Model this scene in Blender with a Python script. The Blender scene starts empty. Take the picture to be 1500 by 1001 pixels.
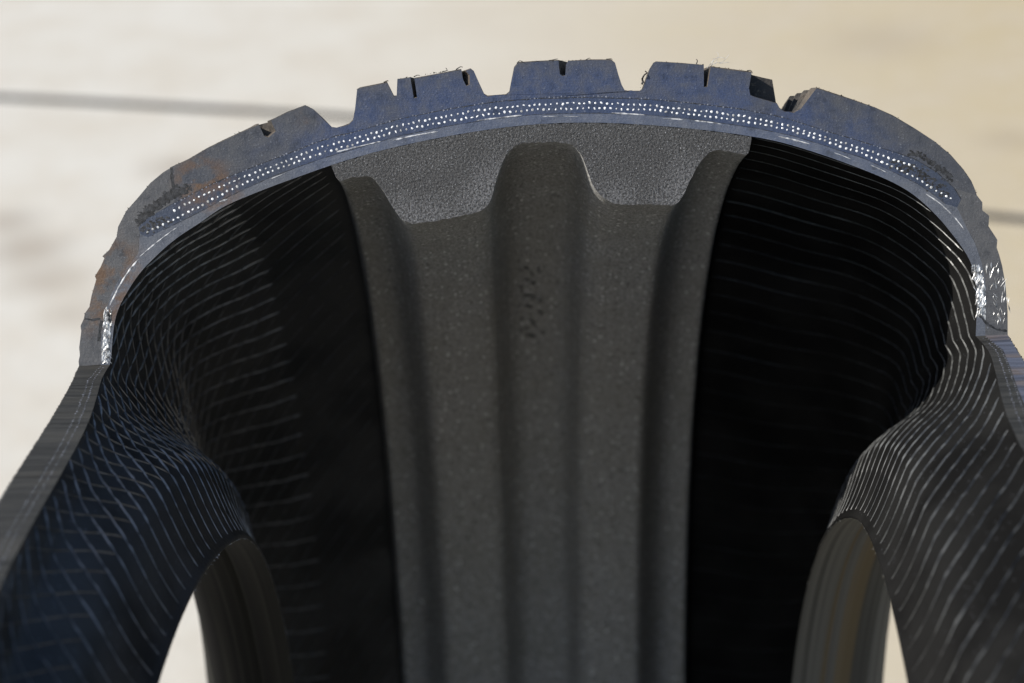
import bpy, bmesh, math, random
from mathutils import Vector, Matrix
from mathutils.geometry import tessellate_polygon
random.seed(7)
S = bpy.context.scene
COL = S.collection
R = math.radians

# ------------------------------------------------------------------ frame of the tyre (millimetres, axle = X, cut plane y = 0)
TILT = R(25)              # the cut plane leans this far behind the top of the standing tyre
RO = 339.0                # outer radius
C25, S25 = math.cos(TILT), math.sin(TILT)
def world(p):             # tyre frame (mm) -> world (m), tyre standing on z = 0
    x, y, z = p
    return Vector((x, y*C25 + z*S25, z*C25 - y*S25 + RO)) * .001

# ------------------------------------------------------------------ camera
F = 3286.0                # focal length in photo pixels (1500 wide)
ROLL, YAW = R(1.9), R(.25)
CAMP = (-13.0, -594.0, 263.5)
fw = Vector((math.sin(YAW), math.cos(YAW), 0))
r0 = Vector((math.cos(YAW), -math.sin(YAW), 0)); u0 = Vector((0, 0, 1))
cr = r0*math.cos(ROLL) - u0*math.sin(ROLL)
cu = u0*math.cos(ROLL) + r0*math.sin(ROLL)
def rotw(v): return Vector((v.x, v.y*C25 + v.z*S25, v.z*C25 - v.y*S25))
cam = bpy.data.cameras.new('camera'); camo = bpy.data.objects.new('camera', cam); COL.objects.link(camo)
cam.sensor_width = 36; cam.lens = F/1500*36
cam.clip_start = .02; cam.clip_end = 200
m = Matrix.Identity(4)
for i, v in enumerate((cr, cu, -fw)):
    w = rotw(v)
    for k in range(3): m[k][i] = w[k]
m.translation = world(CAMP)
camo.matrix_world = m
cam.dof.use_dof = True; cam.dof.focus_distance = .597; cam.dof.aperture_fstop = 13
S.camera = camo
def ray(px, py):          # direction through a photo pixel, tyre frame
    return fw*F + cr*(px-750) + cu*(500.5-py)
def sec(px, py):          # point of the section plane -> (x, radius)
    d = ray(px, py); k = -CAMP[1]/d.y
    return (CAMP[0]+d.x*k, CAMP[2]+d.z*k)
def ground_at(px, py):
    d = rotw(ray(px, py)); o = world(CAMP); k = -o.z/d.z
    return o + d*k

# ------------------------------------------------------------------ light
SUN_EL, SUN_AZ = R(39), R(-80)     # azimuth: minus is to the left of straight behind the camera
sd = Vector((math.cos(SUN_EL)*math.sin(SUN_AZ), -math.cos(SUN_EL)*math.cos(SUN_AZ), math.sin(SUN_EL)))
sun = bpy.data.lights.new('sun', 'SUN'); sun.energy = 5.0; sun.angle = R(.53); sun.color = (1, .95, .87)
suno = bpy.data.objects.new('sun', sun); COL.objects.link(suno)
suno.rotation_euler = sd.to_track_quat('Z', 'Y').to_euler(); suno.location = sd*20
W = bpy.data.worlds.new('World'); S.world = W; W.use_nodes = True
nt = W.node_tree; sky = nt.nodes.new('ShaderNodeTexSky'); sky.sky_type = 'NISHITA'; sky.sun_disc = False
sky.sun_elevation = SUN_EL; sky.sun_rotation = math.atan2(sd.x, sd.y)
bg = nt.nodes['Background']; bg.inputs[1].default_value = .11; nt.links.new(sky.outputs[0], bg.inputs[0])
S.view_settings.view_transform = 'Standard'; S.view_settings.look = 'None'
S.view_settings.exposure = .5; S.view_settings.gamma = 1

# ------------------------------------------------------------------ materials
class M:
    def __init__(s, name, rough=.6, spec=.5, metal=0):
        s.m = bpy.data.materials.new(name); s.m.use_nodes = True; s.t = s.m.node_tree
        s.b = s.t.nodes['Principled BSDF']
        s.b.inputs['Roughness'].default_value = rough; s.b.inputs['Specular IOR Level'].default_value = spec
        s.b.inputs['Metallic'].default_value = metal
        s.co = s.n('ShaderNodeTexCoord').outputs['Object']
    def n(s, k, **kw):
        x = s.t.nodes.new(k)
        for a, v in kw.items(): setattr(x, a, v)
        return x
    def put(s, sock, v):
        if hasattr(v, 'is_output'): s.t.links.new(v, sock)
        elif isinstance(v, (tuple, list)) and len(v) == 3 and sock.type == 'RGBA': sock.default_value = (*v, 1)
        else: sock.default_value = v
    def noise(s, scale, detail=4, rough=.55, vec=None, dist=0):
        x = s.n('ShaderNodeTexNoise'); x.inputs['Scale'].default_value = scale; x.inputs['Detail'].default_value = detail
        x.inputs['Roughness'].default_value = rough; x.inputs['Distortion'].default_value = dist
        s.put(x.inputs['Vector'], vec or s.co); return x.outputs['Fac']
    def vor(s, scale, out='Distance', vec=None):
        x = s.n('ShaderNodeTexVoronoi'); x.inputs['Scale'].default_value = scale; s.put(x.inputs['Vector'], vec or s.co); return x.outputs[out]
    def ramp(s, f, a, b, va=0., vb=1.):
        x = s.n('ShaderNodeMapRange'); x.interpolation_type = 'SMOOTHSTEP'
        for k, v in zip(('Value', 'From Min', 'From Max', 'To Min', 'To Max'), (f, a, b, va, vb)): s.put(x.inputs[k], v)
        return x.outputs[0]
    def mix(s, f, a, b, mode='MIX'):
        x = s.n('ShaderNodeMix', data_type='RGBA', blend_type=mode)
        s.put(x.inputs[0], f); s.put(x.inputs[6], a); s.put(x.inputs[7], b); return x.outputs[2]
    def math(s, op, a, b=0.):
        x = s.n('ShaderNodeMath', operation=op); s.put(x.inputs[0], a); s.put(x.inputs[1], b); return x.outputs[0]
    def xyz(s):
        x = s.n('ShaderNodeSeparateXYZ'); s.put(x.inputs[0], s.co); return x.outputs
    def scaled(s, sx, sy, sz):
        x = s.n('ShaderNodeMapping'); x.inputs['Scale'].default_value = (sx, sy, sz); s.put(x.inputs[0], s.co); return x.outputs[0]
    def near(s, p, r0_, r1):   # 1 inside r0, 0 outside r1, about a point of the tyre section (x, y, z in m)
        x = s.n('ShaderNodeVectorMath', operation='DISTANCE'); s.put(x.inputs[0], s.co); x.inputs[1].default_value = p
        return s.ramp(x.outputs['Value'], r0_, r1, 1., 0.)
    def bump(s, h, dist, strength=1., prev=None):
        x = s.n('ShaderNodeBump'); x.inputs['Strength'].default_value = strength; x.inputs['Distance'].default_value = dist
        s.put(x.inputs['Height'], h)
        if prev is not None: s.put(x.inputs['Normal'], prev)
        return x.outputs[0]
    def done(s, col=None, rough=None, normal=None):
        if col is not None: s.put(s.b.inputs['Base Color'], col)
        if rough is not None: s.put(s.b.inputs['Roughness'], rough)
        if normal is not None: s.put(s.b.inputs['Normal'], normal)
        return s.m
def P(px, py):
    x, r = sec(px, py); return (x*.001, 0, r*.001)

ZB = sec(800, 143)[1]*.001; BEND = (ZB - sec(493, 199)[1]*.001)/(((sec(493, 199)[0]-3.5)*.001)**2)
def mat_cut(name, base, blue, amount, fleck=.35):
    """freshly sawn rubber: grey, with blue mixed in towards the belt, rust stains, pale saw dust and fine pits"""
    k = M(name, .5, .5)
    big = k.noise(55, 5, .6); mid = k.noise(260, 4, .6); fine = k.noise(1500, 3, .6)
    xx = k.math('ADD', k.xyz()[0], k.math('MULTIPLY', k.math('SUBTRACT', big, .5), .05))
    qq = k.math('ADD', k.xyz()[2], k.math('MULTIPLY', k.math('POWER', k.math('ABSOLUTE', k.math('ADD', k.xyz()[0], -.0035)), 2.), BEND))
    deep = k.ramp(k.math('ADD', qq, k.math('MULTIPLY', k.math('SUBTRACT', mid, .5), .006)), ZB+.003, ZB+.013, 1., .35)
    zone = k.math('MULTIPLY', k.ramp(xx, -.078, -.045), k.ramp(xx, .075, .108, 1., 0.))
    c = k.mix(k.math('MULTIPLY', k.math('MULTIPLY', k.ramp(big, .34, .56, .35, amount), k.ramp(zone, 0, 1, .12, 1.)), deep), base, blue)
    c = k.mix(k.ramp(mid, .3, .75, 0, .55), c, tuple(v*1.5 for v in base))
    c = k.mix(k.ramp(mid, .24, .46, .7, 0), c, tuple(v*.4 for v in base))
    c = k.mix(k.ramp(fine, .60, .72, 0, fleck), c, (.30, .32, .36))
    c = k.mix(k.ramp(fine, .25, .38, .65, 0), c, (.012, .013, .016))
    rn = k.ramp(k.noise(170, 5, .65), .42, .62)
    for (px, py, a, b, s_) in ((300, 272, .002, .011, .9), (146, 425, .006, .015, .8), (162, 390, .003, .012, .6), (285, 262, .001, .007, .8), (450, 170, .001, .005, .3), (330, 285, .001, .008, .5)):
        c = k.mix(k.math('MULTIPLY', k.near(P(px, py), a, b), k.math('MULTIPLY', rn, s_)), c, (.12, .065, .03))
    scr = k.noise(1.0, 3, .6, k.scaled(260, 260, 2600))
    c = k.mix(k.ramp(scr, .58, .72, 0, .35), c, tuple(v*2.4 for v in base))
    c = k.mix(k.ramp(k.noise(4200, 2, .6), .35, .6, .45, 0), c, tuple(v*.4 for v in base))
    b2 = k.bump(fine, .00016, .7); b3 = k.bump(scr, .00012, .4, b2)
    return k.done(c, k.ramp(mid, .3, .7, .42, .6), b3)
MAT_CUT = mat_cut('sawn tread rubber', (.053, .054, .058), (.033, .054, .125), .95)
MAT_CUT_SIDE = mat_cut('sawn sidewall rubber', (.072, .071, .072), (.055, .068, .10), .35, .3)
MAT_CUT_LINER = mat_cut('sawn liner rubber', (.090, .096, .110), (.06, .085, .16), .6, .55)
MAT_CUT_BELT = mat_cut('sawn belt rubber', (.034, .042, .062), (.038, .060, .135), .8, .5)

def mat_chord(name, base, tint, amt):
    k = M(name, .7, .12)
    st = k.noise(1.0, 4, .6, k.scaled(30, 900, 60)); mid = k.noise(120, 4)
    c = k.mix(k.ramp(st, .3, .7), tuple(v*.6 for v in base), tuple(v*1.5 for v in base))
    c = k.mix(k.ramp(k.noise(1., 3, .6, k.scaled(20, 130, 40)), .48, .6, 0, amt), c, tint)
    c = k.mix(k.ramp(mid, .6, .75, 0, .4), c, tuple(v*2 for v in base))
    return k.done(c, .7, k.bump(st, .0006, .7))
MAT_CHORD_L = mat_chord('saw marked sidewall', (.024, .024, .023), (.05, .048, .043), .4)
MAT_CHORD_R = mat_chord('saw marked bluish sidewall', (.055, .062, .085), (.13, .095, .065), .4)  # blue and orange reflections painted into the colour of this sawn face

def mat_tread():
    k = M('worn tread rubber', .75, .4)
    n1 = k.noise(90, 5); n2 = k.noise(900, 3)
    c = k.mix(k.ramp(n1, .35, .65), (.022, .021, .021), (.075, .06, .046))
    c = k.mix(k.ramp(n2, .55, .75, 0, .5), c, (.14, .12, .095))
    return k.done(c, None, k.bump(n2, .0005, .7))
MAT_TREAD = mat_tread()
def mat_side():
    k = M('outer sidewall rubber', .6, .4)
    n = k.noise(200, 4)
    return k.done(k.mix(k.ramp(n, .3, .7), (.018, .018, .019), (.05, .047, .044)), None, k.bump(n, .0004, .6))
MAT_SIDE = mat_side()
def mat_liner():
    k = M('smooth inner liner', .42, .22)
    n = k.noise(35, 4); d = k.noise(500, 3); v = k.vor(420)
    side = k.ramp(k.math('ADD', k.xyz()[0], k.math('MULTIPLY', n, .03)), -.02, .05)      # left sheen and right shade painted in: right half darker, less glossy
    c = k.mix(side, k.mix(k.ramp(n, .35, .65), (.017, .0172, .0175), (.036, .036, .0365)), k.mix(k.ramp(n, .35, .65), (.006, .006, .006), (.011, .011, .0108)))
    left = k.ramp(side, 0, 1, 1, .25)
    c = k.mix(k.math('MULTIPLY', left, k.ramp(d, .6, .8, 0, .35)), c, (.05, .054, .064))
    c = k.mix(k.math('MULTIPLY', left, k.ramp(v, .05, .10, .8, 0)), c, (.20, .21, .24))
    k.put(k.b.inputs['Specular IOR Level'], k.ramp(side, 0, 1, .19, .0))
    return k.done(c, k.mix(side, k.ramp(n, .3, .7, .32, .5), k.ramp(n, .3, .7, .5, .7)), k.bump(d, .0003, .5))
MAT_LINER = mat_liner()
def mat_rib(name, a, b):
    k = M(name, .4, .5)
    n = k.noise(300, 3)
    return k.done(k.mix(k.ramp(n, .35, .65), a, b))
MAT_RIB = mat_rib('skylit moulded rib', (.11, .107, .103), (.26, .25, .24))  # sky sheen on the left ribs painted in as a paler colour
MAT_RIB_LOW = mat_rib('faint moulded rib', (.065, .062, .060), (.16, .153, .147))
MAT_RIB_R = mat_rib('shaded moulded rib', (.042, .043, .043), (.115, .118, .115))  # darker copy for the right ribs, the cavity's shade put into the colour
def mat_bead(name, a, b, tan):
    k = M(name, .8, .06)
    y = k.noise(1., 2, .5, k.scaled(420, 2, 2)); z = k.noise(1., 2, .5, k.scaled(190, 1, 1))
    c = k.mix(k.ramp(y, .35, .65), a, b)
    c = k.mix(k.ramp(z, .55, .63, 0, .8), c, tan)
    return k.done(c, None, k.bump(y, .0003, .3))
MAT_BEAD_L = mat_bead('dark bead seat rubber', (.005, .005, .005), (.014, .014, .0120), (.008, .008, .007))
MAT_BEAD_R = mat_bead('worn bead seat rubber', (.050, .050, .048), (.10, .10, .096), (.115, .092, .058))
def mat_foam(name, cut):
    k = M(name, .6, .5)
    big = k.noise(60, 4)
    if cut:
        n = k.noise(1550, 4, .72); n2 = k.noise(1000, 3, .65); n3 = k.noise(2600, 2, .5)
        c = k.mix(k.ramp(n, .34, .66), (.007, .007, .007), (.070, .070, .071))
        c = k.mix(k.ramp(n3, .60, .72, 0, .9), c, (.36, .37, .39))
        c = k.mix(k.ramp(n2, .30, .43, .92, 0), c, (.005, .005, .005))
        c = k.mix(k.ramp(k.noise(110, 4, .6), .35, .65, .4, 0), c, (.02, .02, .021))
        for (px, py) in ((640, 322), (700, 300), (900, 298), (985, 298), (1010, 262), (590, 318), (725, 262)):
            c = k.mix(k.math('MULTIPLY', k.near(P(px, py), .001, .009), k.ramp(n, .4, .6, 0, .3)), c, (.26, .26, .27))
        return k.done(c, None, k.bump(n, .0008, .8))
    v = k.vor(520); cc = k.vor(520, 'Color'); n = k.noise(1500, 3, .7)
    sp = k.n('ShaderNodeSeparateColor'); k.put(sp.inputs[0], cc)
    c = k.mix(k.ramp(n, .36, .64), (.095, .0935, .090), (.385, .38, .371))
    c = k.mix(k.ramp(big, .3, .7, 0, .3), c, (.17, .165, .14))
    c = k.mix(k.math('MULTIPLY', k.ramp(v, .10, .32, 1, 0), k.ramp(sp.outputs[0], .58, .95, 0, 1.)), c, (.85, .85, .84))
    v2 = k.vor(300); s2 = k.n('ShaderNodeSeparateColor'); k.put(s2.inputs[0], k.vor(300, 'Color'))
    c = k.mix(k.math('MULTIPLY', k.ramp(v2, .07, .2, 1, 0), k.ramp(s2.outputs[1], .72, .95)), c, (.8, .8, .79))
    c = k.mix(k.ramp(k.noise(420, 3, .7), .30, .42, .7, 0), c, (.045, .045, .044))
    return k.done(c, None, k.bump(n, .0006, .9))
MAT_FOAM = mat_foam('moulded foam skin', False)
MAT_FOAM_CUT = mat_foam('cut foam cells', True)
def mat_plain(name, a, b, sc, rough, metal=0, spec=.5):
    k = M(name, rough, spec, metal)
    n = k.noise(sc, 3)
    return k.done(k.mix(k.ramp(n, .35, .65), a, b), None, k.bump(n, .0002, .5))
def mat_steel():
    k = M('bright cut steel', .3, .6, .1)
    oi = k.n('ShaderNodeObjectInfo').outputs['Random']; n = k.noise(900, 2)
    c = k.mix(k.ramp(oi, .0, .45), (.36, .35, .33), (.86, .86, .85))
    c = k.mix(k.ramp(n, .5, .75, 0, .5), c, (.35, .33, .29))
    return k.done(c, None, k.bump(n, .0002, .5))
MAT_STEEL = mat_steel()
MAT_CORD = mat_plain('pale ply cord', (.10, .105, .12), (.62, .62, .62), 600, .5)
MAT_CORD_DARK = mat_plain('grey cord ends', (.04, .045, .06), (.2, .21, .25), 900, .5)
MAT_SHEET = mat_plain('smeared bright ply', (.07, .07, .07), (.72, .72, .71), 520, .3, .5)
MAT_INK = mat_plain('black ink', (.055, .055, .053), (.13, .13, .125), 300, .7)
MAT_PIT = mat_plain('torn dark rubber', (.003, .003, .0035), (.030, .031, .034), 900, .7)
def mat_ground():
    k = M('pale concrete', .85, .25)
    x, y, z = k.xyz()
    n1 = k.noise(1.3, 5, .6); n2 = k.noise(9, 5, .6); n3 = k.noise(60, 4, .6)
    sx = k.math('ADD', x, k.math('MULTIPLY', n1, .5))
    c = k.mix(k.ramp(sx, -.25, .95), (.455, .437, .395), (.35, .292, .188))
    c = k.mix(k.ramp(n2, .35, .7, .0, .4), c, (.37, .325, .26))
    c = k.mix(k.ramp(k.noise(27, 3, .6), .45, .7, .0, .28), c, (.40, .36, .30))
    c = k.mix(k.ramp(n3, .55, .8, 0, .35), c, (.30, .27, .23))
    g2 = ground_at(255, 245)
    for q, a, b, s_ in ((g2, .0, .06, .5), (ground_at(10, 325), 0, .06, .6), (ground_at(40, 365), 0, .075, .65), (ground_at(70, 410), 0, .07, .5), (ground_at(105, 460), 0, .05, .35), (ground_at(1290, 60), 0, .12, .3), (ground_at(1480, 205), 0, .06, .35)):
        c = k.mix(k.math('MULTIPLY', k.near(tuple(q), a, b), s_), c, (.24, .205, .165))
    return k.done(c, None, k.bump(n3, .002, .5))
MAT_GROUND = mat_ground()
MAT_JOINT = mat_plain('grey joint filler', (.03, .03, .03), (.055, .055, .053), 30, .85)

# ------------------------------------------------------------------ object helpers
TM = Matrix.Translation((0, 0, RO*.001)) @ Matrix.Rotation(-TILT, 4, 'X')
def link(name, me, mats, parent=None, local=None):
    o = bpy.data.objects.new(name, me); COL.objects.link(o)
    for a in mats:
        if a.name not in me.materials: me.materials.append(a)
    if parent is not None:
        o.parent = parent
        if local is not None: o.matrix_local = local
    return o
def mesh_from(name, verts, faces, midx=None, smooth=35):
    me = bpy.data.meshes.new(name); me.from_pydata(verts, [], faces); me.update()
    if midx: me.polygons.foreach_set('material_index', midx)
    bm = bmesh.new(); bm.from_mesh(me)
    bmesh.ops.remove_doubles(bm, verts=bm.verts, dist=2e-6)
    if midx:
        cap = {f for f in bm.faces if f.material_index > 0 and len(f.verts) == 3}
        if cap: bmesh.ops.beautify_fill(bm, faces=list(cap), edges=[e for e in bm.edges if len(e.link_faces) == 2 and all(f in cap for f in e.link_faces)])
    bmesh.ops.recalc_face_normals(bm, faces=bm.faces)
    if midx:
        for f in bm.faces:
            if f.material_index == 1 and f.normal.y > .5: f.normal_flip()
    bm.to_mesh(me); bm.free()
    if smooth:
        me.polygons.foreach_set('use_smooth', [p.material_index == 0 for p in me.polygons]); me.set_sharp_from_angle(angle=R(smooth))
    return me
def catmull(pts, n):
    out = []
    for i in range(len(pts)-1):
        p0 = pts[max(i-1, 0)]; p1 = pts[i]; p2 = pts[i+1]; p3 = pts[min(i+2, len(pts)-1)]
        for k in range(n):
            t = k/n
            out.append(tuple(.5*((2*p1[d]) + (-p0[d]+p2[d])*t + (2*p0[d]-5*p1[d]+4*p2[d]-p3[d])*t*t + (-p0[d]+3*p1[d]-3*p2[d]+p3[d])*t**3) for d in range(2)))
    out.append(tuple(pts[-1])); return out
def secs(pts): return [sec(*p) for p in pts]
def resample(pts, step):
    L = [0]
    for a, b in zip(pts, pts[1:]): L.append(L[-1] + math.hypot(b[0]-a[0], b[1]-a[1]))
    n = max(2, int(round(L[-1]/step))); out = []; j = 0
    for i in range(n+1):
        s = L[-1]*i/n
        while j < len(L)-2 and L[j+1] < s: j += 1
        f = (s-L[j])/max(1e-9, L[j+1]-L[j]); a, b = pts[j], pts[j+1]
        out.append((a[0]+(b[0]-a[0])*f, a[1]+(b[1]-a[1])*f))
    return out

# ------------------------------------------------------------------ how the tyre was sawn: a radial cut and a flat cut through both sidewalls
R1 = sec(140, 540)[1]*.5 + sec(1452, 487)[1]*.5       # radius where the two cuts meet
CH = R(18)                                            # slope of the flat cut in the tyre frame
DC = R1*math.cos(CH); R0 = DC                                  # flat cut reaches down to this radius
def cut_lo(r):
    if r >= R1: return 0.
    if r <= R0+1e-6: return -CH
    return min(0., -CH + math.acos(min(1, DC/r)))
def cut_hi(r):
    if r <= R0+1e-6: return -CH + 2*math.pi
    return -CH - math.acos(min(1, DC/r)) + 2*math.pi
XC = None
def pos(x, r, phi):
    y = r*math.sin(phi)
    if y < 0: x += .065*y*max(0, min(1, (256-r)/14))      # the beads lean a little to the left towards the front
    elif XC is not None and 222 < r < 292:                  # behind the radial cut the sidewalls pull inwards above the beads
        wr = 1-abs(r-251)/(29 if r < 251 else 41); wr = wr*wr*(3-2*wr); wy = min(1, y/92); wy = wy*wy*(3-2*wy)*max(0, 1-max(0, y-90)/160)
        x -= math.copysign((7.8 if x < XC else 2.2)*wr*wy, x-XC)
    return Vector((x, y, r*math.cos(phi)))*.001

TS = [0] + [.003, .008] + [.015+.009*i for i in range(28)] + [.267+.02*i for i in range(28)] + [.827+.008*i for i in range(22)] + [1]
def revolve(loops, ts=TS, shape=None, jitter=0, caps=None):
    """closed section loops swept round the axle between the two cuts; shape(i, pt, arc) may move a point with the arc length"""
    V, FA, MI = [], [], []
    for lp in loops:
        n = len(lp); base = len(V)
        rnd = [random.uniform(-1, 1) for _ in lp]
        rmin = min(p[1] for p in lp); rmax = max(p[1] for p in lp)
        for j, t in enumerate(ts):
            for i, (x, r) in enumerate(lp):
                lo, hi = cut_lo(r), cut_hi(r)
                phi = lo + (hi-lo)*t
                xx, rr = x, r
                if shape: xx, rr = shape(i, (x, r), phi*RO)
                if jitter and j == 0: rr += jitter*rnd[i]*.4
                V.append(pos(xx, rr, phi))
        for j in range(len(ts)-1):
            for i in range(n):
                k = (i+1) % n
                a, b = lp[i][1], lp[k][1]
                if abs(a-b) < 1e-4 and (abs(a-R1) < 1e-4 or abs(a-R0) < 1e-4): continue
                FA.append((base+j*n+i, base+j*n+k, base+(j+1)*n+k, base+(j+1)*n+i)); MI.append(0)
        if rmax <= R0+1e-3: continue
        tri = caps or tessellate_polygon([[Vector((x, r, 0)) for x, r in lp]])
        e = base + (len(ts)-1)*n
        for tr in tri:
            FA.append(tuple(base+q for q in tr)); MI.append(1 if rmin >= R1-1e-3 else 2)
            FA.append(tuple(e+q for q in tr)); MI.append(2)
    return V, FA, MI

# ------------------------------------------------------------------ the section, traced point by point
OUT_L = [(116,541),(115,530),(117,521),(116,510),(119,485),(118,478),(123,467),(124,459),(131,450),(134,434),(141,410),(139,405),(147,392),(153,378),(150,376),(160,366),(171,347),(173,333),(185,309),(201,291),(220,269),(239,253),(251,245)]
SH_L = [(251,245),(276,233),(303,217),(327,205),(353,193),(379,181),(387,198),(393,200),(404,192),(397,176),(420,164),(447,154),(459,160),(473,173),(486,186),(493,187)]
RIB_2 = [(493,187),(503,184),(511,181),(517,175),(520,160),(523,131),(527,128),(567,120),(577,140),(581,140),(582,116),(601,113),(606,143),(611,142),(607,114),(640,108),(676,101),(678,115),(683,125),(688,124),(688,110),(682,103),(689,100),(694,104),(702,122),(709,137),(714,140),(728,139)]
RIB_3 = [(728,139),(741,138),(746,134),(749,118),(753,98),(759,91),(790,89),(818,88),(820,108),(824,111),(828,110),(829,94),(832,89),(865,87),(895,87),(901,92),(906,110),(911,125),(915,132),(920,133),(926,133)]
RIB_4 = [(926,133),(937,133),(942,129),(952,100),(957,92),(961,90),(995,92),(1031,95),(1031,127),(1036,127),(1041,97),(1070,101),(1101,105),(1097,128),(1099,138),(1103,141),(1138,151),(1142,158),(1149,163),(1155,164)]
SH_R = [(1155,164),(1162,164),(1173,159),(1196,128),(1220,136),(1244,144),(1281,157),(1308,169),(1340,188),(1369,207),(1393,227),(1412,249),(1423,265),(1429,279),(1431,287)]
OUT_R = [(1431,287),(1439,297),(1439,308),(1447,314),(1449,317),(1448,331),(1455,342),(1461,351),(1460,363),(1464,375),(1468,390),(1473,417),(1476,457),(1476,486)]
INN = [(161,539),(164,516),(165.5,484),(170,462),(177,444),(187,427),(203,401),(220,384),(235,369),(260,347),(287,331),(308,316),(329,301),(367,286),(393,275),(441,258),(487,241),(557,220),(637,203),(717,189),(797,180.5),(880,179),(960,184),(1040,191),(1101,200),(1140,207),(1180,219),(1220,232),(1260,247),(1300,263),(1332,280),(1356,300),(1380,324),(1396,345),(1412,366),(1424,387),(1431,417),(1431,457),(1429,486)]
W_UP = [(256,308),(284,293),(308,281),(340,267),(380,251),(420,236),(460,220),(495,209),(517,204),(583,185),(650,171),(717,160),(783,154),(850,151.5),(880,151.5),(941,154),(981,158),(1027,163),(1080,169),(1133,179),(1153,184),(1207,201),(1260,217),(1311,235),(1340,245)]
W_LO = [(217,340),(239,329),(260,319),(292,303),(327,284),(359,269),(396,252),(436,237),(473,224),(517,212),(583,193),(650,179),(717,168),(783,161),(850,159),(880,159),(941,161),(987,165),(1040,171),(1107,181),(1160,192),(1207,206),(1233,215),(1265,225),(1308,245),(1343,261),(1364,275),(1393,291)]
B_TOP = [(203,334),(212,322),(240,306),(256,297),(284,283),(308,271),(340,257),(380,241),(420,226),(460,210),(493,199),(517,194),(583,175),(650,161),(728,149),(783,145),(850,143),(926,144.5),(981,148),(1027,153),(1080,159),(1133,169),(1155,174.5),(1207,191),(1260,207),(1311,223),(1340,233),(1372,252),(1398,276),(1408,292)]
B_BOT = [(205,343),(217,348),(239,337),(260,327),(292,311),(327,292),(359,277),(396,260),(436,245),(473,232),(517,219),(583,200),(650,186),(717,175),(783,168),(850,166),(880,166),(941,168),(987,172),(1040,178),(1107,188),(1160,199),(1207,213),(1233,222),(1265,232),(1308,252),(1343,269),(1364,283),(1385,299),(1402,304)]
PLY_L = [(148,540),(148,500),(155,455),(166,424),(183,395),(203,371)]      # body ply, left sidewall
PLY_R = [(1414,330),(1428,356),(1438,385),(1443,410),(1444,450),(1443,487)]
CRACK = [(255,280),(259,287)]

def clampend(pts, first=False, last=False):
    pts = list(pts)
    if first: pts[0] = (pts[0][0], R1)
    if last: pts[-1] = (pts[-1][0], R1)
    return pts
outL = clampend(secs(OUT_L), first=True); outR = clampend(secs(OUT_R), last=True)
inn = catmull(clampend(secs(INN), True, True), 3); inn[0] = (inn[0][0], R1); inn[-1] = (inn[-1][0], R1)
for _ in range(5):          # the liner side is moulded smooth
    inn = [inn[0]] + [((a[0]+2*b[0]+c[0])/4, (a[1]+2*b[1]+c[1])/4) for a, b, c in zip(inn, inn[1:], inn[2:])] + [inn[-1]]
btop = secs(B_TOP); bbot = secs(B_BOT)
plyL = clampend(secs(PLY_L), first=True); plyR = clampend(secs(PLY_R), last=True)
def nearest(poly, px, py):
    q = sec(px, py); return min(range(len(poly)), key=lambda i: (poly[i][0]-q[0])**2+(poly[i][1]-q[1])**2)
ig = [nearest(btop, *p) for p in ((259,297), (493,199), (728,149), (926,144.5), (1155,174.5), (1398,276))]

# lower sidewall and bead, measured from the centre line (x outward, radius)
XC = (outL[0][0]+outR[-1][0])/2
def low(side):
    """returns outer, ply and inner curves from R1 down to the bead; side -1 left, +1 right"""
    o1 = outL[0] if side < 0 else outR[-1]; p1 = plyL[0] if side < 0 else plyR[-1]; i1 = inn[0] if side < 0 else inn[-1]
    f = lambda X: XC + side*X
    # inner side
    d = 0 if side < 0 else -1.5
    I = [i1] + [(f(x), r) for x, r in ((115.2, R1-3.5), (113.9, R1-7), (112.3, R1-10), (111 - .6*(side > 0), R0))]
    I2 = [(f(x+d*k), r) for x, r, k in ((111 - .6*(side > 0), R0, 0), (108.8, R0-2.4, .1), (106, R0-5, .1), (102.6, R0-7.6, .4), (99, R0-10, .6), (95.6, R0-12.8, .8), (92.8, R0-16, 1), (90.6, R0-20, 1), (88.6, R0-24.5, 1), (86.6, R0-29, 1), (84.8, R0-32.4, 1), (83.4, R0-34, 1), (83.4, R0-35, 1))]
    O = [o1] + [(f(x), r) for x, r in ((122.6, R1-3.5), (122.4, R1-7), (122, R1-10), (121.6, R0))]
    O2 = [(f(x+d*k), r) for x, r, k in ((121.6, R0, 0), (119.5, R0-8, 0), (115.5, R0-16, 0), (113.5, R0-22, 0), (111.5, R0-27, 1), (108.5, R0-30, 1), (106.5, R0-31, 1), (101, R0-32.6, 1), (96, R0-33.2, 1), (94.5, R0-32.4, 1), (92.5, R0-33.2, 1), (87, R0-34.6, 1), (83.4, R0-35, 1))]
    Pl = [p1] + [(f(x), r) for x, r in ((119, R1-3.5), (118, R1-7), (116.8, R1-10), (115.6, R0))]
    return catmull(I, 3), catmull(I2, 3), O, O2, Pl
LOWL, LOWR = low(-1), low(1)

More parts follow.
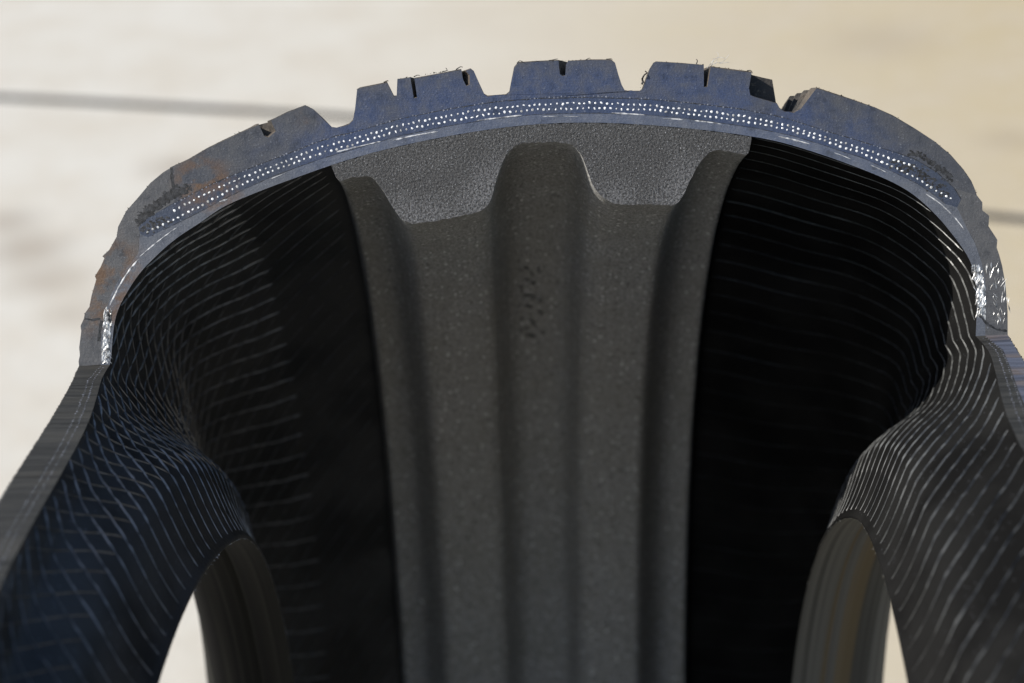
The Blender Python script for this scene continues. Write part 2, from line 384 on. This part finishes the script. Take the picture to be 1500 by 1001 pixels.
# ------------------------------------------------------------------ ground with its open joint
J = [ground_at(*p) for p in ((0,143),(120,149),(240,156),(380,163.5),(500,171),(620,184),(800,212),(1000,244),(1200,278),(1450,317),(1500,322))]
dl = (J[0]-J[1]).normalized(); dr = (J[-1]-J[-2]).normalized()
J = [J[0]+dl*30] + J + [J[-1]+dr*30]
V, FA, MI = [], [], []
for q in J:
    w = .011
    for dy, z in ((60, 0), (w, 0), (w-.001, -.012), (-w+.001, -.012), (-w, 0), (-60, 0)): V.append((q.x, q.y+dy, z))
for i in range(len(J)-1):
    for k in range(5):
        FA.append((i*6+k, i*6+k+1, i*6+7+k, i*6+6+k)); MI.append(1 if k in (1, 2, 3) else 0)
me = bpy.data.meshes.new('ground'); me.from_pydata(V, [], FA); me.update(); me.polygons.foreach_set('material_index', MI)
for p in me.polygons:
    if p.normal.z < -.5: p.flip()
g = link('ground', me, [MAT_GROUND, MAT_JOINT]); g['kind'] = 'structure'

# ------------------------------------------------------------------ the tyre
tyre = bpy.data.objects.new('cut_tyre', None); COL.objects.link(tyre)
tyre['label'] = 'black car tyre sawn open, steel belts and foam lining showing, on pale concrete'
tyre['category'] = 'tyre'
def part(name, V, FA, MI, mats, parent=tyre, smooth=35, label=None):
    me = mesh_from(name, V, FA, MI, smooth)
    o = link(name, me, mats, parent, TM if parent is tyre else Matrix.Identity(4))
    if label: o['label'] = label
    return o

# inner liner with the body ply, from bead to bead
chain = plyL + bbot + plyR
loop_up = inn + chain[::-1]
loops = [loop_up]
for (I, I2, O, O2, Pl) in (LOWL, LOWR): loops.append(I + Pl[::-1])
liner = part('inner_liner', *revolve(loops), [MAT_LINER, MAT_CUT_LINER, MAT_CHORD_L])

# sidewalls: outer rubber down to the flat cut, then lower sidewall with the bead
for side, (I, I2, O, O2, Pl) in ((-1, LOWL), (1, LOWR)):
    if side < 0:
        up = outL + secs(CRACK) + btop[:ig[0]+1][::-1] + [bbot[0]] + plyL[::-1]
    else:
        up = [btop[ig[5]]] + outR + plyR[::-1] + [bbot[-1], btop[-1]]
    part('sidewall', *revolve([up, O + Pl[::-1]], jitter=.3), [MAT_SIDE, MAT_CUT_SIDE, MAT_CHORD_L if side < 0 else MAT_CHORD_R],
         label='grey left sidewall with rust stains' if side < 0 else 'blue tinged right sidewall with bright smears')
    V, FA, MI = revolve([I2 + O2[::-1][1:]])
    nprof = len(I2)+len(O2)-1
    MI = [(1 if (i % (nprof-1)) >= len(I2)-1 else 0) for i in range(len(MI))]
    part('bead', V, FA, MI, [MAT_LINER, MAT_BEAD_L if side < 0 else MAT_BEAD_R])

# tread ribs: each swept with its own sipes running obliquely into the rubber
PH = [0, .0006] + [i*.0018 for i in range(1, 60)] + [.106+.006*i for i in range(1, 60)]
def tread_ts():
    hi = cut_hi(RO); a = [p/hi for p in PH]
    b = a[-1]; n = 70
    return a + [b+(1-b)*i/n for i in range(1, n+1)]
TTS = tread_ts()
def rib(outline, i0, i1, notches, left_end=None, right_end=None, extra=None):
    top = secs(outline); bot = btop[i0:i1+1]
    lp = top + (right_end or []) + bot[::-1] + (left_end or [])
    def shape(i, p, arc):
        x, r = p
        if arc < .05 and 0 < i < len(top)-1: r -= .2
        for (a, b, slope, L, per) in notches:
            if a <= i <= b:
                s = arc % per
                k = min(s, L)
                if s > L or arc > 190:          # closed between sipes
                    f = (i-a)/(b-a)
                    x = top[a][0]+(top[b][0]-top[a][0])*f; r = top[a][1]+(top[b][1]-top[a][1])*f
                    k = 0
                x += slope*k
        if extra: x, r = extra(i, x, r, arc)
        return x, r
    V, FA, MI = revolve([lp], TTS, shape, .35)
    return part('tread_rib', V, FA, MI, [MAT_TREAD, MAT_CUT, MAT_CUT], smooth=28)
rib(SH_L, ig[0], ig[1], [(5, 9, -.5, 3, 31)], left_end=secs(CRACK)[::-1])
rib(RIB_2, ig[1], ig[2], [(7, 10, .0, 400, 999), (11, 14, .35, 9, 33), (16, 21, -.55, 8, 27)])
rib(RIB_3, ig[2], ig[3], [(7, 12, .5, 8, 30)])
hiR = secs([(1101,105),(1104,107),(1112,109),(1120,111),(1134,114),(1140,151),(1143,159)])
def block4(i, x, r, arc):
    if 12 <= i <= 18-0 and i-12 < 7:
        s = arc % 34
        if (4.0 < s < 27) and arc < 190 or arc >= 190: x, r = hiR[i-12]
    return x, r
rib(RIB_4, ig[3], ig[4], [(7, 10, -.3, 9, 29)], extra=block4)
def block5(i, x, r, arc):
    if 2 <= i <= 3 and arc > .9 and arc < 190:
        s = (arc*1.0) % 5.2
        k = min(4, int(arc/5.2)+1)
        if s > .9: x -= 1.25*k*(1 if i == 3 else .6)
    return x, r
rib(SH_R, ig[4], ig[5], [], extra=block5)

# steel belt and its cord ends
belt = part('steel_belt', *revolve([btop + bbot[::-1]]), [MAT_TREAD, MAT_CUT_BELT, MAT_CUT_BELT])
def wire_mesh():
    bm = bmesh.new(); n = 7; rings = []
    for y, rad in ((.5, .35), (-.03, .35), (-.08, .29), (-.10, .13)):
        rings.append([bm.verts.new((math.cos(2*math.pi*i/n)*rad*.001, y*.001, math.sin(2*math.pi*i/n)*rad*.001)) for i in range(n)])
    for a, b in zip(rings, rings[1:]):
        for i in range(n): bm.faces.new((a[i], a[(i+1) % n], b[(i+1) % n], b[i]))
    bm.faces.new(rings[-1]); bmesh.ops.recalc_face_normals(bm, faces=bm.faces)
    me = bpy.data.meshes.new('steel_wire'); bm.to_mesh(me); bm.free(); me.materials.append(MAT_STEEL); return me
wm = wire_mesh()
for row, off in ((W_UP, 0), (W_LO, .5)):
    for (x, r) in resample(catmull(secs(row), 4), 1.475):
        o = link('steel_wire', wm, [], belt, Matrix.Translation((x*.001 + random.uniform(-.00015, .00015), 0, (r+random.uniform(-.16, .16))*.001))
                 @ Matrix.Rotation(random.uniform(0, 6.28), 4, 'Y') @ Matrix.Diagonal((random.uniform(.65, 1.2), random.uniform(.6, 1.1), random.uniform(.55, 1.05), 1)))

# cap ply cord ends above the belt and body ply cord ends on the flat cut (too fine to tell apart)
def dots(name, pts, mat, parent, rad, ydir=(0, -1, 0)):
    V, FA = [], []; n = 6; d = Vector(ydir)
    for p in pts:
        p = Vector(p)*.001; q = d.to_track_quat('Z', 'Y'); b = len(V); s = rad*random.uniform(.6, 1.2)*.001
        for ring, (k, h) in enumerate(((1, -.0001), (1, .00003), (.55, .00005))):
            for i in range(n):
                V.append(p + q @ Vector((math.cos(2*math.pi*i/n)*s*k, math.sin(2*math.pi*i/n)*s*k, h)))
        for a in range(2):
            for i in range(n): FA.append((b+a*n+i, b+a*n+(i+1) % n, b+(a+1)*n+(i+1) % n, b+(a+1)*n+i))
        FA.append(tuple(b+2*n+i for i in range(n)))
    o = part(name, V, FA, None, [mat], parent, 0); o['kind'] = 'stuff'; return o
up = [(x, 0, r+1.75) for x, r in resample(catmull(secs(W_UP), 4), 1.05)]
dots('cap_ply_cords', [(x+random.uniform(-.2, .2), 0, r+random.uniform(-.25, .25)) for (x, _, r) in up if random.random() < .8], MAT_CORD_DARK, tyre, .24)
nchord = (0, -math.sin(CH), math.cos(CH))
cds = []
for (I, I2, O, O2, Pl) in (LOWL, LOWR):
    def at(cv, rr):
        for a, b in zip(cv, cv[1:]):
            if a[1] >= rr >= b[1]: return a[0]+(b[0]-a[0])*((a[1]-rr)/max(1e-9, a[1]-b[1]))
        return cv[-1][0]
    for row, fr in ((0, .0), (1, .38)):
        arc = 1.5 + row*.7
        while arc < 155:
            y, z = -arc*math.cos(CH), R1-arc*math.sin(CH); rr = math.hypot(y, z)
            if rr < R1-.1:
                xp, xi = at(Pl, rr), at(I, rr); cds.append(tuple(pos(xp+(xi-xp)*(fr+.1)+random.uniform(-.12, .12), rr, math.atan2(y, z))*1000))
            arc += random.uniform(1.2, 1.6)
dots('body_ply_cords', cds, MAT_CORD_DARK, tyre, .22, nchord)

# body ply cords running in the plane of the cut, showing as pale threads
def thread(pts, w, mat=MAT_CORD, name='ply_cord'):
    c = resample(catmull(secs(pts), 5), .9); V, FA = [], []
    for i, (x, r) in enumerate(c):
        a = c[max(i-1, 0)]; b = c[min(i+1, len(c)-1)]; d = Vector((b[0]-a[0], b[1]-a[1])).normalized(); nn = Vector((-d.y, d.x))
        ww = w*random.uniform(.45, 1.1)*(0.25 if i in (0, len(c)-1) else 1)
        for k, y in ((-1, .03), (-.5, -.05), (.5, -.05), (1, .03)): V.append(Vector((x+nn.x*ww*k, y, r+nn.y*ww*k))*.001)
    for i in range(len(c)-1):
        for k in range(3): FA.append((i*4+k, i*4+k+1, i*4+5+k, i*4+4+k))
    return part(name, V, FA, None, [mat], liner, 0)
for pts, w in ([((493,223),(525,215),(559,207)), .30], [((575,206),(606,199),(641,193)), .28], [((698,177),(730,173),(765,169)), .26], [((794,171),(822,170.5),(850,171)), .12],
               [((896,165.5),(920,167),(944,168.5)), .26], [((971,174),(985,174.5),(1000,175.5)), .3], [((1017,177),(1036,179),(1056,182)), .26], [((1140,200),(1163,205),(1187,211.5)), .28],
               [((1222,224),(1236,229),(1250,235)), .14], [((1273,241),(1287,247),(1301,254)), .2], [((1356,284),(1378,299),(1397,317),(1413,337)), .26], [((321,296),(333,292)), .3],
               [((260,333),(243,345),(225,359),(205,376)), .22], [((203,380),(186,401),(173,423),(161,448)), .34], [((395,263),(420,253)), .12]):
    thread(pts, w)

# torn and smeared ends of the ply at the foot of both sidewalls
def smear(pts, w, n, mat, rad):
    c = resample(catmull(secs(pts), 4), .5); V, FA = [], []
    for _ in range(n):
        x, r = random.choice(c); x += random.uniform(-w, w); r += random.uniform(-.6, .6); b = len(V)
        L = random.uniform(.5, 2.2); a = random.gauss(math.pi/2, .28); s = rad*random.uniform(.4, 1.2); h = random.uniform(.04, .16)
        ca, sa = math.cos(a), math.sin(a)
        for (p, q, y) in ((-L, 0, .05), (0, -s, .0), (L, 0, .05), (0, s, .0), (0, 0, -h)):
            V.append(Vector((x+p*ca-q*sa, y, max(r+p*sa+q*ca, R1+.2)))*.001)
        for i in range(4): FA.append((b+i, b+(i+1) % 4, b+4))
    return V, FA
V, FA = smear([(158,455),(157,480),(156,505),(155,530)], 1.0, 190, MAT_SHEET, .2)
o = part('frayed_ply', V, FA, None, [MAT_SHEET], liner, 0, 'rusty frayed ply end on the left'); 
V, FA = smear([(1429,392),(1436,415),(1437,440),(1438,462)], 1.1, 170, MAT_SHEET, .24)
V2, FA2 = smear([(1455,392),(1462,420),(1468,450),(1462,470)], 2.0, 45, MAT_SHEET, .16)
FA += [tuple(i+len(V) for i in f) for f in FA2]; V += V2
part('frayed_ply', V, FA, None, [MAT_SHEET], liner, 0, 'bright smeared ply end on the right')
# torn dark hollows beside the belt edges and the crack in the left shoulder
def gouge(pts, w, n, rad, name, parent):
    c = resample(catmull(secs(pts), 4), .4); V, FA = [], []
    for _ in range(n):
        x, r = random.choice(c); x += random.gauss(0, w); r += random.gauss(0, w); b = len(V); s = rad*random.uniform(.4, 1.3); k = random.randint(5, 7)
        a0 = random.uniform(0, 6.28)
        for i in range(k):
            q = s*random.uniform(.6, 1.2); a = a0+2*math.pi*i/k
            V.append(Vector((x+math.cos(a)*q, -.015, r+math.sin(a)*q*.7))*.001)
        V.append(Vector((x, -.05, r))*.001)
        for i in range(k): FA.append((b+i, b+(i+1) % k, b+k))
    return part(name, V, FA, None, [MAT_PIT], parent, 0)
gouge([(203,325),(222,306),(240,292),(258,283),(275,277)], .62, 420, .5, 'torn_rubber', belt)['kind'] = 'stuff'
gouge([(207,335),(225,331),(248,318)], .8, 70, .45, 'torn_rubber', belt)['kind'] = 'stuff'
gouge([(1335,224),(1352,230),(1372,245),(1384,253),(1392,262)], .42, 190, .45, 'torn_rubber', belt)['kind'] = 'stuff'
gouge([(1310,240),(1345,252),(1368,268),(1385,284)], .8, 190, .42, 'torn_rubber', belt)['kind'] = 'stuff'
def crackline(pts, w, name, parent):
    c = resample(secs(pts), .5); V, FA = [], []
    for i, (x, r) in enumerate(c):
        a = c[max(i-1, 0)]; b = c[min(i+1, len(c)-1)]; d = Vector((b[0]-a[0], b[1]-a[1])).normalized(); nn = Vector((-d.y, d.x))*w*random.uniform(.5, 1.2)
        V += [Vector((x-nn.x, -.03, r-nn.y))*.001, Vector((x, -.02, r))*.001, Vector((x+nn.x, -.03, r+nn.y))*.001]
    for i in range(len(c)-1):
        for k in range(2): FA.append((i*3+k, i*3+k+1, i*3+4+k, i*3+3+k))
    return part(name, V, FA, None, [MAT_PIT], parent, 0)
crackline([(251,246),(252,262),(255,280),(259,288)], .4, 'shoulder_crack', tyre)
crackline([(124,467),(135,469),(147,467)], .3, 'sidewall_crack', tyre)
crackline([(149,470),(146,485),(145,500)], .45, 'sidewall_crack', tyre)
crackline([(1432,458),(1445,474),(1460,483),(1475,485)], .35, 'sidewall_crack', tyre)

def seam(poly, w):
    c = resample(poly, .7); V, FA = [], []
    for i, (x, r) in enumerate(c):
        k = w*random.choice((.2, .6, 1, 1.3)); a = c[max(i-1, 0)]; b = c[min(i+1, len(c)-1)]; d = Vector((b[0]-a[0], b[1]-a[1])).normalized(); nn = Vector((-d.y, d.x))*k
        V += [Vector((x-nn.x, -.03, r-nn.y))*.001, Vector((x, -.02, r))*.001, Vector((x+nn.x, -.03, r+nn.y))*.001]
    for i in range(len(c)-1):
        for k in range(2): FA.append((i*3+k, i*3+k+1, i*3+4+k, i*3+3+k))
    return part('belt_seam', V, FA, None, [MAT_PIT], belt, 0)
seam(btop[3:], .10); seam(bbot[2:-1], .07)
# fine moulded serration on the outside of both sidewalls, below the flat cut
V, FA = [], []
for cv in (LOWL[2], LOWR[2]):
    sg = -1 if cv is LOWL[2] else 1
    for q in range(150):
        arc = 1 + q*1.05
        # point on the flat cut at this distance from the foot of the radial cut
        y = -arc*math.cos(CH); z = R1 - arc*math.sin(CH); r = math.hypot(y, z); ph = math.atan2(y, z)
        xo = cv[-1][0]
        for a, b in zip(cv, cv[1:]):
            if a[1] >= r >= b[1]: xo = a[0]+(b[0]-a[0])*((a[1]-r)/(a[1]-b[1]))
        if r > R1: xo = cv[0][0] + (sg*.2)*(r-R1)*.0
        b = len(V); h = random.uniform(.25, .5)
        for dr in (-.25, -6):
            for dphi, hh in ((-.35, -.05), (0, h), (.35, -.05)): V.append(pos(xo+sg*hh, r+dr, ph+dphi/r))
        FA += [(b, b+1, b+4, b+3), (b+1, b+2, b+5, b+4), (b, b+1, b+2), (b+3, b+4, b+5)]
o = part('sidewall_serration', V, FA, None, [MAT_SIDE], tyre, 0); o['kind'] = 'stuff'
# frayed threads along the bead toes
V, FA = [], []
for cv, n, lo, hi in ((LOWL[1], 150, -30, 45), (LOWR[1], 50, -30, 30)):
    x, r = cv[-2]
    for _ in range(n):
        ph = R(random.uniform(lo, hi)) if random.random() < .6 else R(random.gauss(3, 8)); b = len(V); L = random.uniform(.15, .8)
        d = Vector((random.uniform(-1, 1), random.uniform(-1, 1), random.uniform(-1, .4))).normalized()*L*.001; p = pos(x, r-.3, ph)
        e = Vector((.0001, .0001, 0)); V += [p-e, p+e, p+d+Vector((0, .0001, .0001))]; FA.append((b, b+1, b+2))
o = part('bead_fray', V, FA, None, [MAT_CORD], tyre, 0); o['kind'] = 'stuff'

# moulded ribs on the inner liner
def prof_low(side):
    I, I2 = (LOWL if side < 0 else LOWR)[:2]
    up = inn if side < 0 else inn[::-1]
    return I2[::-1][:-1] + I[::-1][:-1] + up     # bead toe -> crown
def rib_mesh(pc, k, phi0, s_from, s_to, w, h, dash, side_):
    V, FA = [], []; run = []; L = 0; prev = None; out = []
    for i, (x, r) in enumerate(pc):
        if prev: L += math.hypot(x-prev[0], r-prev[1])
        prev = (x, r)
        phi = phi0 + k(L)
        if L < s_from or L > s_to: continue
        ok = phi >= .004 or r*math.cos(phi+CH) <= DC-.15
        out.append((i, x, r, phi, ok))
    segs = []; cur = []
    for o_ in out:
        if o_[4]: cur.append(o_)
        else:
            if len(cur) > 2: segs.append(cur)
            cur = []
    if len(cur) > 2: segs.append(cur)
    res = []
    for sgm in segs:
        V, FA = [], []; b = 0
        for q, (i, x, r, phi, _) in enumerate(sgm):
            a = pc[max(i-1, 0)]; c = pc[min(i+1, len(pc)-1)]; d = Vector((c[0]-a[0], c[1]-a[1])).normalized()
            nx, nr = d.y, -d.x
            if nx*(XC-x) + nr*(225-r) < 0: nx, nr = -nx, -nr
            low = dash is not None and side_ < 0 and r < 285 and (i+dash) % 7 == 0
            fade = 1 if side_ < 0 else .5 if i < 11 else 1 if r < 275 else max(.34, 1-(r-275)/35)
            hh = fade*h*(.3 if q in (0, len(sgm)-1) else (.4 if r > 280 else .12) if low else random.uniform(.95, 1.03))*(.5 if i < 16 else 1)*(.8 if dash is None and r < 268 else 1); dp = fade*w/r*(.5 if low else 1)*(.55 if i < 16 else 1.2 if r > 290 else 1)*(.75 if dash is None and r < 268 else 1)
            V += [pos(x-nx*.1, r-nr*.1, phi-dp), pos(x+nx*hh, r+nr*hh, phi), pos(x-nx*.1, r-nr*.1, phi+dp)]
        for q in range(len(sgm)-1):
            for e in range(2): FA.append((b+q*3+e, b+q*3+e+1, b+q*3+4+e, b+q*3+3+e))
        res.append((V, FA))
    return res
for side in (-1, 1):
    pc = resample(prof_low(side), 1.35)
    x0 = inn[len(inn)//2][0]
    tot = 0; s81 = s56 = None
    for a, b in zip(pc, pc[1:]):
        tot += math.hypot(b[0]-a[0], b[1]-a[1])
        if s81 is None and tot > 80 and abs(b[0]-XC) < 82: s81 = tot
        if s56 is None and tot > 80 and abs(b[0]-XC) < 58: s56 = tot
    fam = []
    tab = [0.]
    for q in range(400):
        L = q*.5; e = max(0, min(1, (L-6)/34)); e = e*e*(3-2*e)
        tab.append(tab[-1] + .5*.0060*e*math.cos(math.pi/2*min(1, L/(s81+6))))
    A = lambda L, tab=tab: tab[min(399, int(L*2))]
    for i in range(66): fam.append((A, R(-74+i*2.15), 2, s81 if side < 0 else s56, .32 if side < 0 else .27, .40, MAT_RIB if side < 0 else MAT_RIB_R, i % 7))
    sB = s56-112
    B = lambda L: -.0040*(L-sB)
    for i in range(66 if side < 0 else 0): fam.append((B, R(-44+i*2.15), 24, s56, .30, .34, MAT_RIB_LOW, None))
    for k, ph, a, b, w, h, mt, dash in fam:
        for V, FA in rib_mesh(pc, k, ph, a, b, w, h, dash, side):
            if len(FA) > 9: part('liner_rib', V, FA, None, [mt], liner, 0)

# ------------------------------------------------------------------ foam ring glued under the tread
FO = [(485,241),(490,255),(497,266),(507,263),(520,259.5),(539,258),(549,264),(557,274),(567,290),(577,306),(585,317),(594,325),(606,328),(630,325),(660,320),(690,313),(704,309),(713,302),(719,293),(725,271),(730,254),(736,238),(742,226),(750,217),(760,212),(772,210),(805,208.5),(828,209.5),(839,213),(847,221),(853,231),(858,243),(863,257),(868,270),(875,282),(885,291),(895,297),(908,299.5),(935,300),(963,300),(983,301),(991,299),(997,292),(1003,282),(1010,267),(1017,252),(1025,239),(1033,229),(1041,223),(1050,220.5),(1061,221),(1078,224),(1092,227),(1096,226),(1099,214),(1101,201)]
fo = catmull(secs(FO), 2)
a, b = [min(range(len(inn)), key=lambda i: abs(inn[i][0]-q)) for q in (fo[0][0], fo[-1][0])]
fo = resample(fo, 1.1)
tops = [(x, r-.06) for x, r in inn]
def top_at(x):
    for p, q in zip(tops, tops[1:]):
        if p[0] <= x <= q[0] and q[0] > p[0]: return p[1]+(q[1]-p[1])*(x-p[0])/(q[0]-p[0])
    return tops[-1][1]
topc = [(x, max(top_at(x), r+.05)) for x, r in fo[1:-1]]
nf = len(fo); nl = nf+len(topc)
strip = [(0, 1, nl-1)] + [(nf-2, nf-1, nf)]
for i in range(1, nf-2): strip += [(i, i+1, nl-i), (i+1, nl-i-1, nl-i)]
foam = part('foam_ring', *revolve([fo + topc[::-1]], jitter=.45, caps=strip), [MAT_FOAM, MAT_FOAM_CUT, MAT_FOAM_CUT], smooth=50, label='grey foam strip with two thick ridges glued under the tread')

# smudged ink stamp on the floor of the foam's middle groove
RF = sec(800, 209)[1]
def on_floor(px, py):
    d = ray(px, py); o = Vector(CAMP)
    # meet the cylinder of radius RF about the axle
    A = d.y**2+d.z**2; B = 2*(o.y*d.y+o.z*d.z); Cc = o.y**2+o.z**2-(RF-.35)**2
    k = (-B+math.sqrt(B*B-4*A*Cc))/(2*A); p = o+d*k
    return p.x, math.atan2(p.y, p.z)
def ink(strokes):
    V, FA = [], []
    for (ax, ay, bx, by, w) in strokes:
        n = 4; b = len(V)
        for i in range(n+1):
            f = i/n; px, py = ax+(bx-ax)*f, ay+(by-ay)*f
            d = Vector((bx-ax, by-ay)); d = d.normalized() if d.length > 0 else Vector((1, 0)); nn = Vector((-d.y, d.x))*w*random.uniform(.7, 1.2)
            for s_ in (-1, 1):
                x, ph = on_floor(px+nn.x*s_*.8, py+nn.y*s_*.8); V.append(pos(x, RF-.35, ph))
        for i in range(n): FA.append((b+i*2, b+i*2+1, b+i*2+3, b+i*2+2))
    return V, FA
ST = [(733,425,731,452,2.5),(735,440,740,432,2.5),(738,475,734,500,2.5),(737,447,734,465,2.5),(742,412,752,405,2.5),(750,395,757,392,3),(760,393,763,396,2),(768,392,774,394,3),(788,393,791,401,3),(776,398,782,404,2.5),(743,411,746,413,3),
      (768,410,776,412,2),(778,413,784,417,3),(752,421,766,420,2),(764,422,764,430,2),(744,425,739,434,3),(766,433,783,434,2.5),(790,438,794,443,3.5),(759,441,761,451,2.5),(770,448,780,451,3),(788,455,796,461,3),(776,440,786,436,2),
      (762,464,766,470,2.5),(774,468,784,474,3),(780,474,787,480,2.5),(760,482,764,486,3),(772,491,785,493,2.5),(793,486,797,489,3),(746,490,739,500,3),(768,478,774,482,2.2)]
V, FA = ink(ST); part('ink_stamp', V, FA, None, [MAT_INK], foam, 0)

# ------------------------------------------------------------------ burrs, crumbs and loose fibres along the sawn edge
edge = resample(secs(OUT_L[6:] + SH_L[1:5]) , .6) + resample(secs([(523,131),(567,120)]), .4) + resample(secs([(582,116),(676,101)]), .3) + resample(secs([(759,91),(895,87)]), .3) + resample(secs([(961,90),(1031,95)]), .35) + resample(secs([(1041,97),(1101,105)]), .35) + resample(secs([(937,131),(952,100)]), .5) + resample(secs(SH_R[3:]), .7)
V, FA = [], []
for (x, r) in edge:
    if random.random() < .5: continue
    b = len(V); s = random.choice((.12, .18, .25, .4))
    for k in range(4): V.append(Vector((x+random.uniform(-s, s), random.uniform(-.2, .5), r+random.uniform(-.5, .8)*s))*.001)
    FA += [(b, b+1, b+2), (b, b+1, b+3), (b, b+2, b+3), (b+1, b+2, b+3)]
o = part('rubber_crumbs', V, FA, None, [MAT_TREAD], tyre, 0); o['kind'] = 'stuff'
def hair(pts, w, ys=0):
    c = resample(catmull(secs(pts), 5), .35); V, FA = [], []
    for i, (x, r) in enumerate(c):
        a = c[max(i-1, 0)]; b = c[min(i+1, len(c)-1)]; d = Vector((b[0]-a[0], b[1]-a[1])).normalized(); nn = Vector((-d.y, d.x))*w*(1-.5*i/len(c))
        y = ys + .5*math.sin(i*.7)
        V += [Vector((x-nn.x, y, r-nn.y))*.001, Vector((x, y-w, r))*.001, Vector((x+nn.x, y, r+nn.y))*.001]
    for i in range(len(c)-1):
        for e in range(3): FA.append((i*3+e, i*3+(e+1) % 3, i*3+3+(e+1) % 3, i*3+3+e))
    return V, FA
def hairs(name, lst, mat):
    V, FA = [], []
    for pts, w in lst:
        v, f = hair(pts, w); FA += [tuple(i+len(V) for i in q) for q in f]; V += v
    return part(name, V, FA, None, [mat], tyre, 0)
hairs('loose_fibres', [(((1036,100),(1044,90),(1052,84),(1062,86)), .07), (((1040,98),(1047,93),(1058,91),(1068,80)), .06), (((1048,94),(1052,82),(1050,76)), .05), (((1054,93),(1062,92),(1068,92)), .06), (((1042,96),(1046,88),(1044,86)), .06)], MAT_CORD)
hairs('rubber_burrs', [(((562,121),(567,118),(569,119)), .16), (((606,113),(611,110),(615,111)), .14), (((648,105),(655,103),(653,100)), .14), (((668,102),(674,98),(678,99)), .16), (((804,89),(811,87.5),(817,87)), .16), (((858,88),(863,85),(865,86)), .12), (((888,87),(895,86),(897,88)), .14),
                       (((1020,94),(1022,89),(1020,87)), .16), (((943,122),(941,116),(944,110),(948,107),(945,104)), .28), (((940,124),(942,119),(940,115)), .3), (((757,93),(761,89),(766,91)), .12), (((1094,104),(1100,103),(1102,108)), .14)], MAT_TREAD)
print('objects', len(bpy.data.objects), 'tris', sum(len(o.data.loop_triangles) or len(o.data.polygons)*2 for o in bpy.data.objects if o.type == 'MESH'))
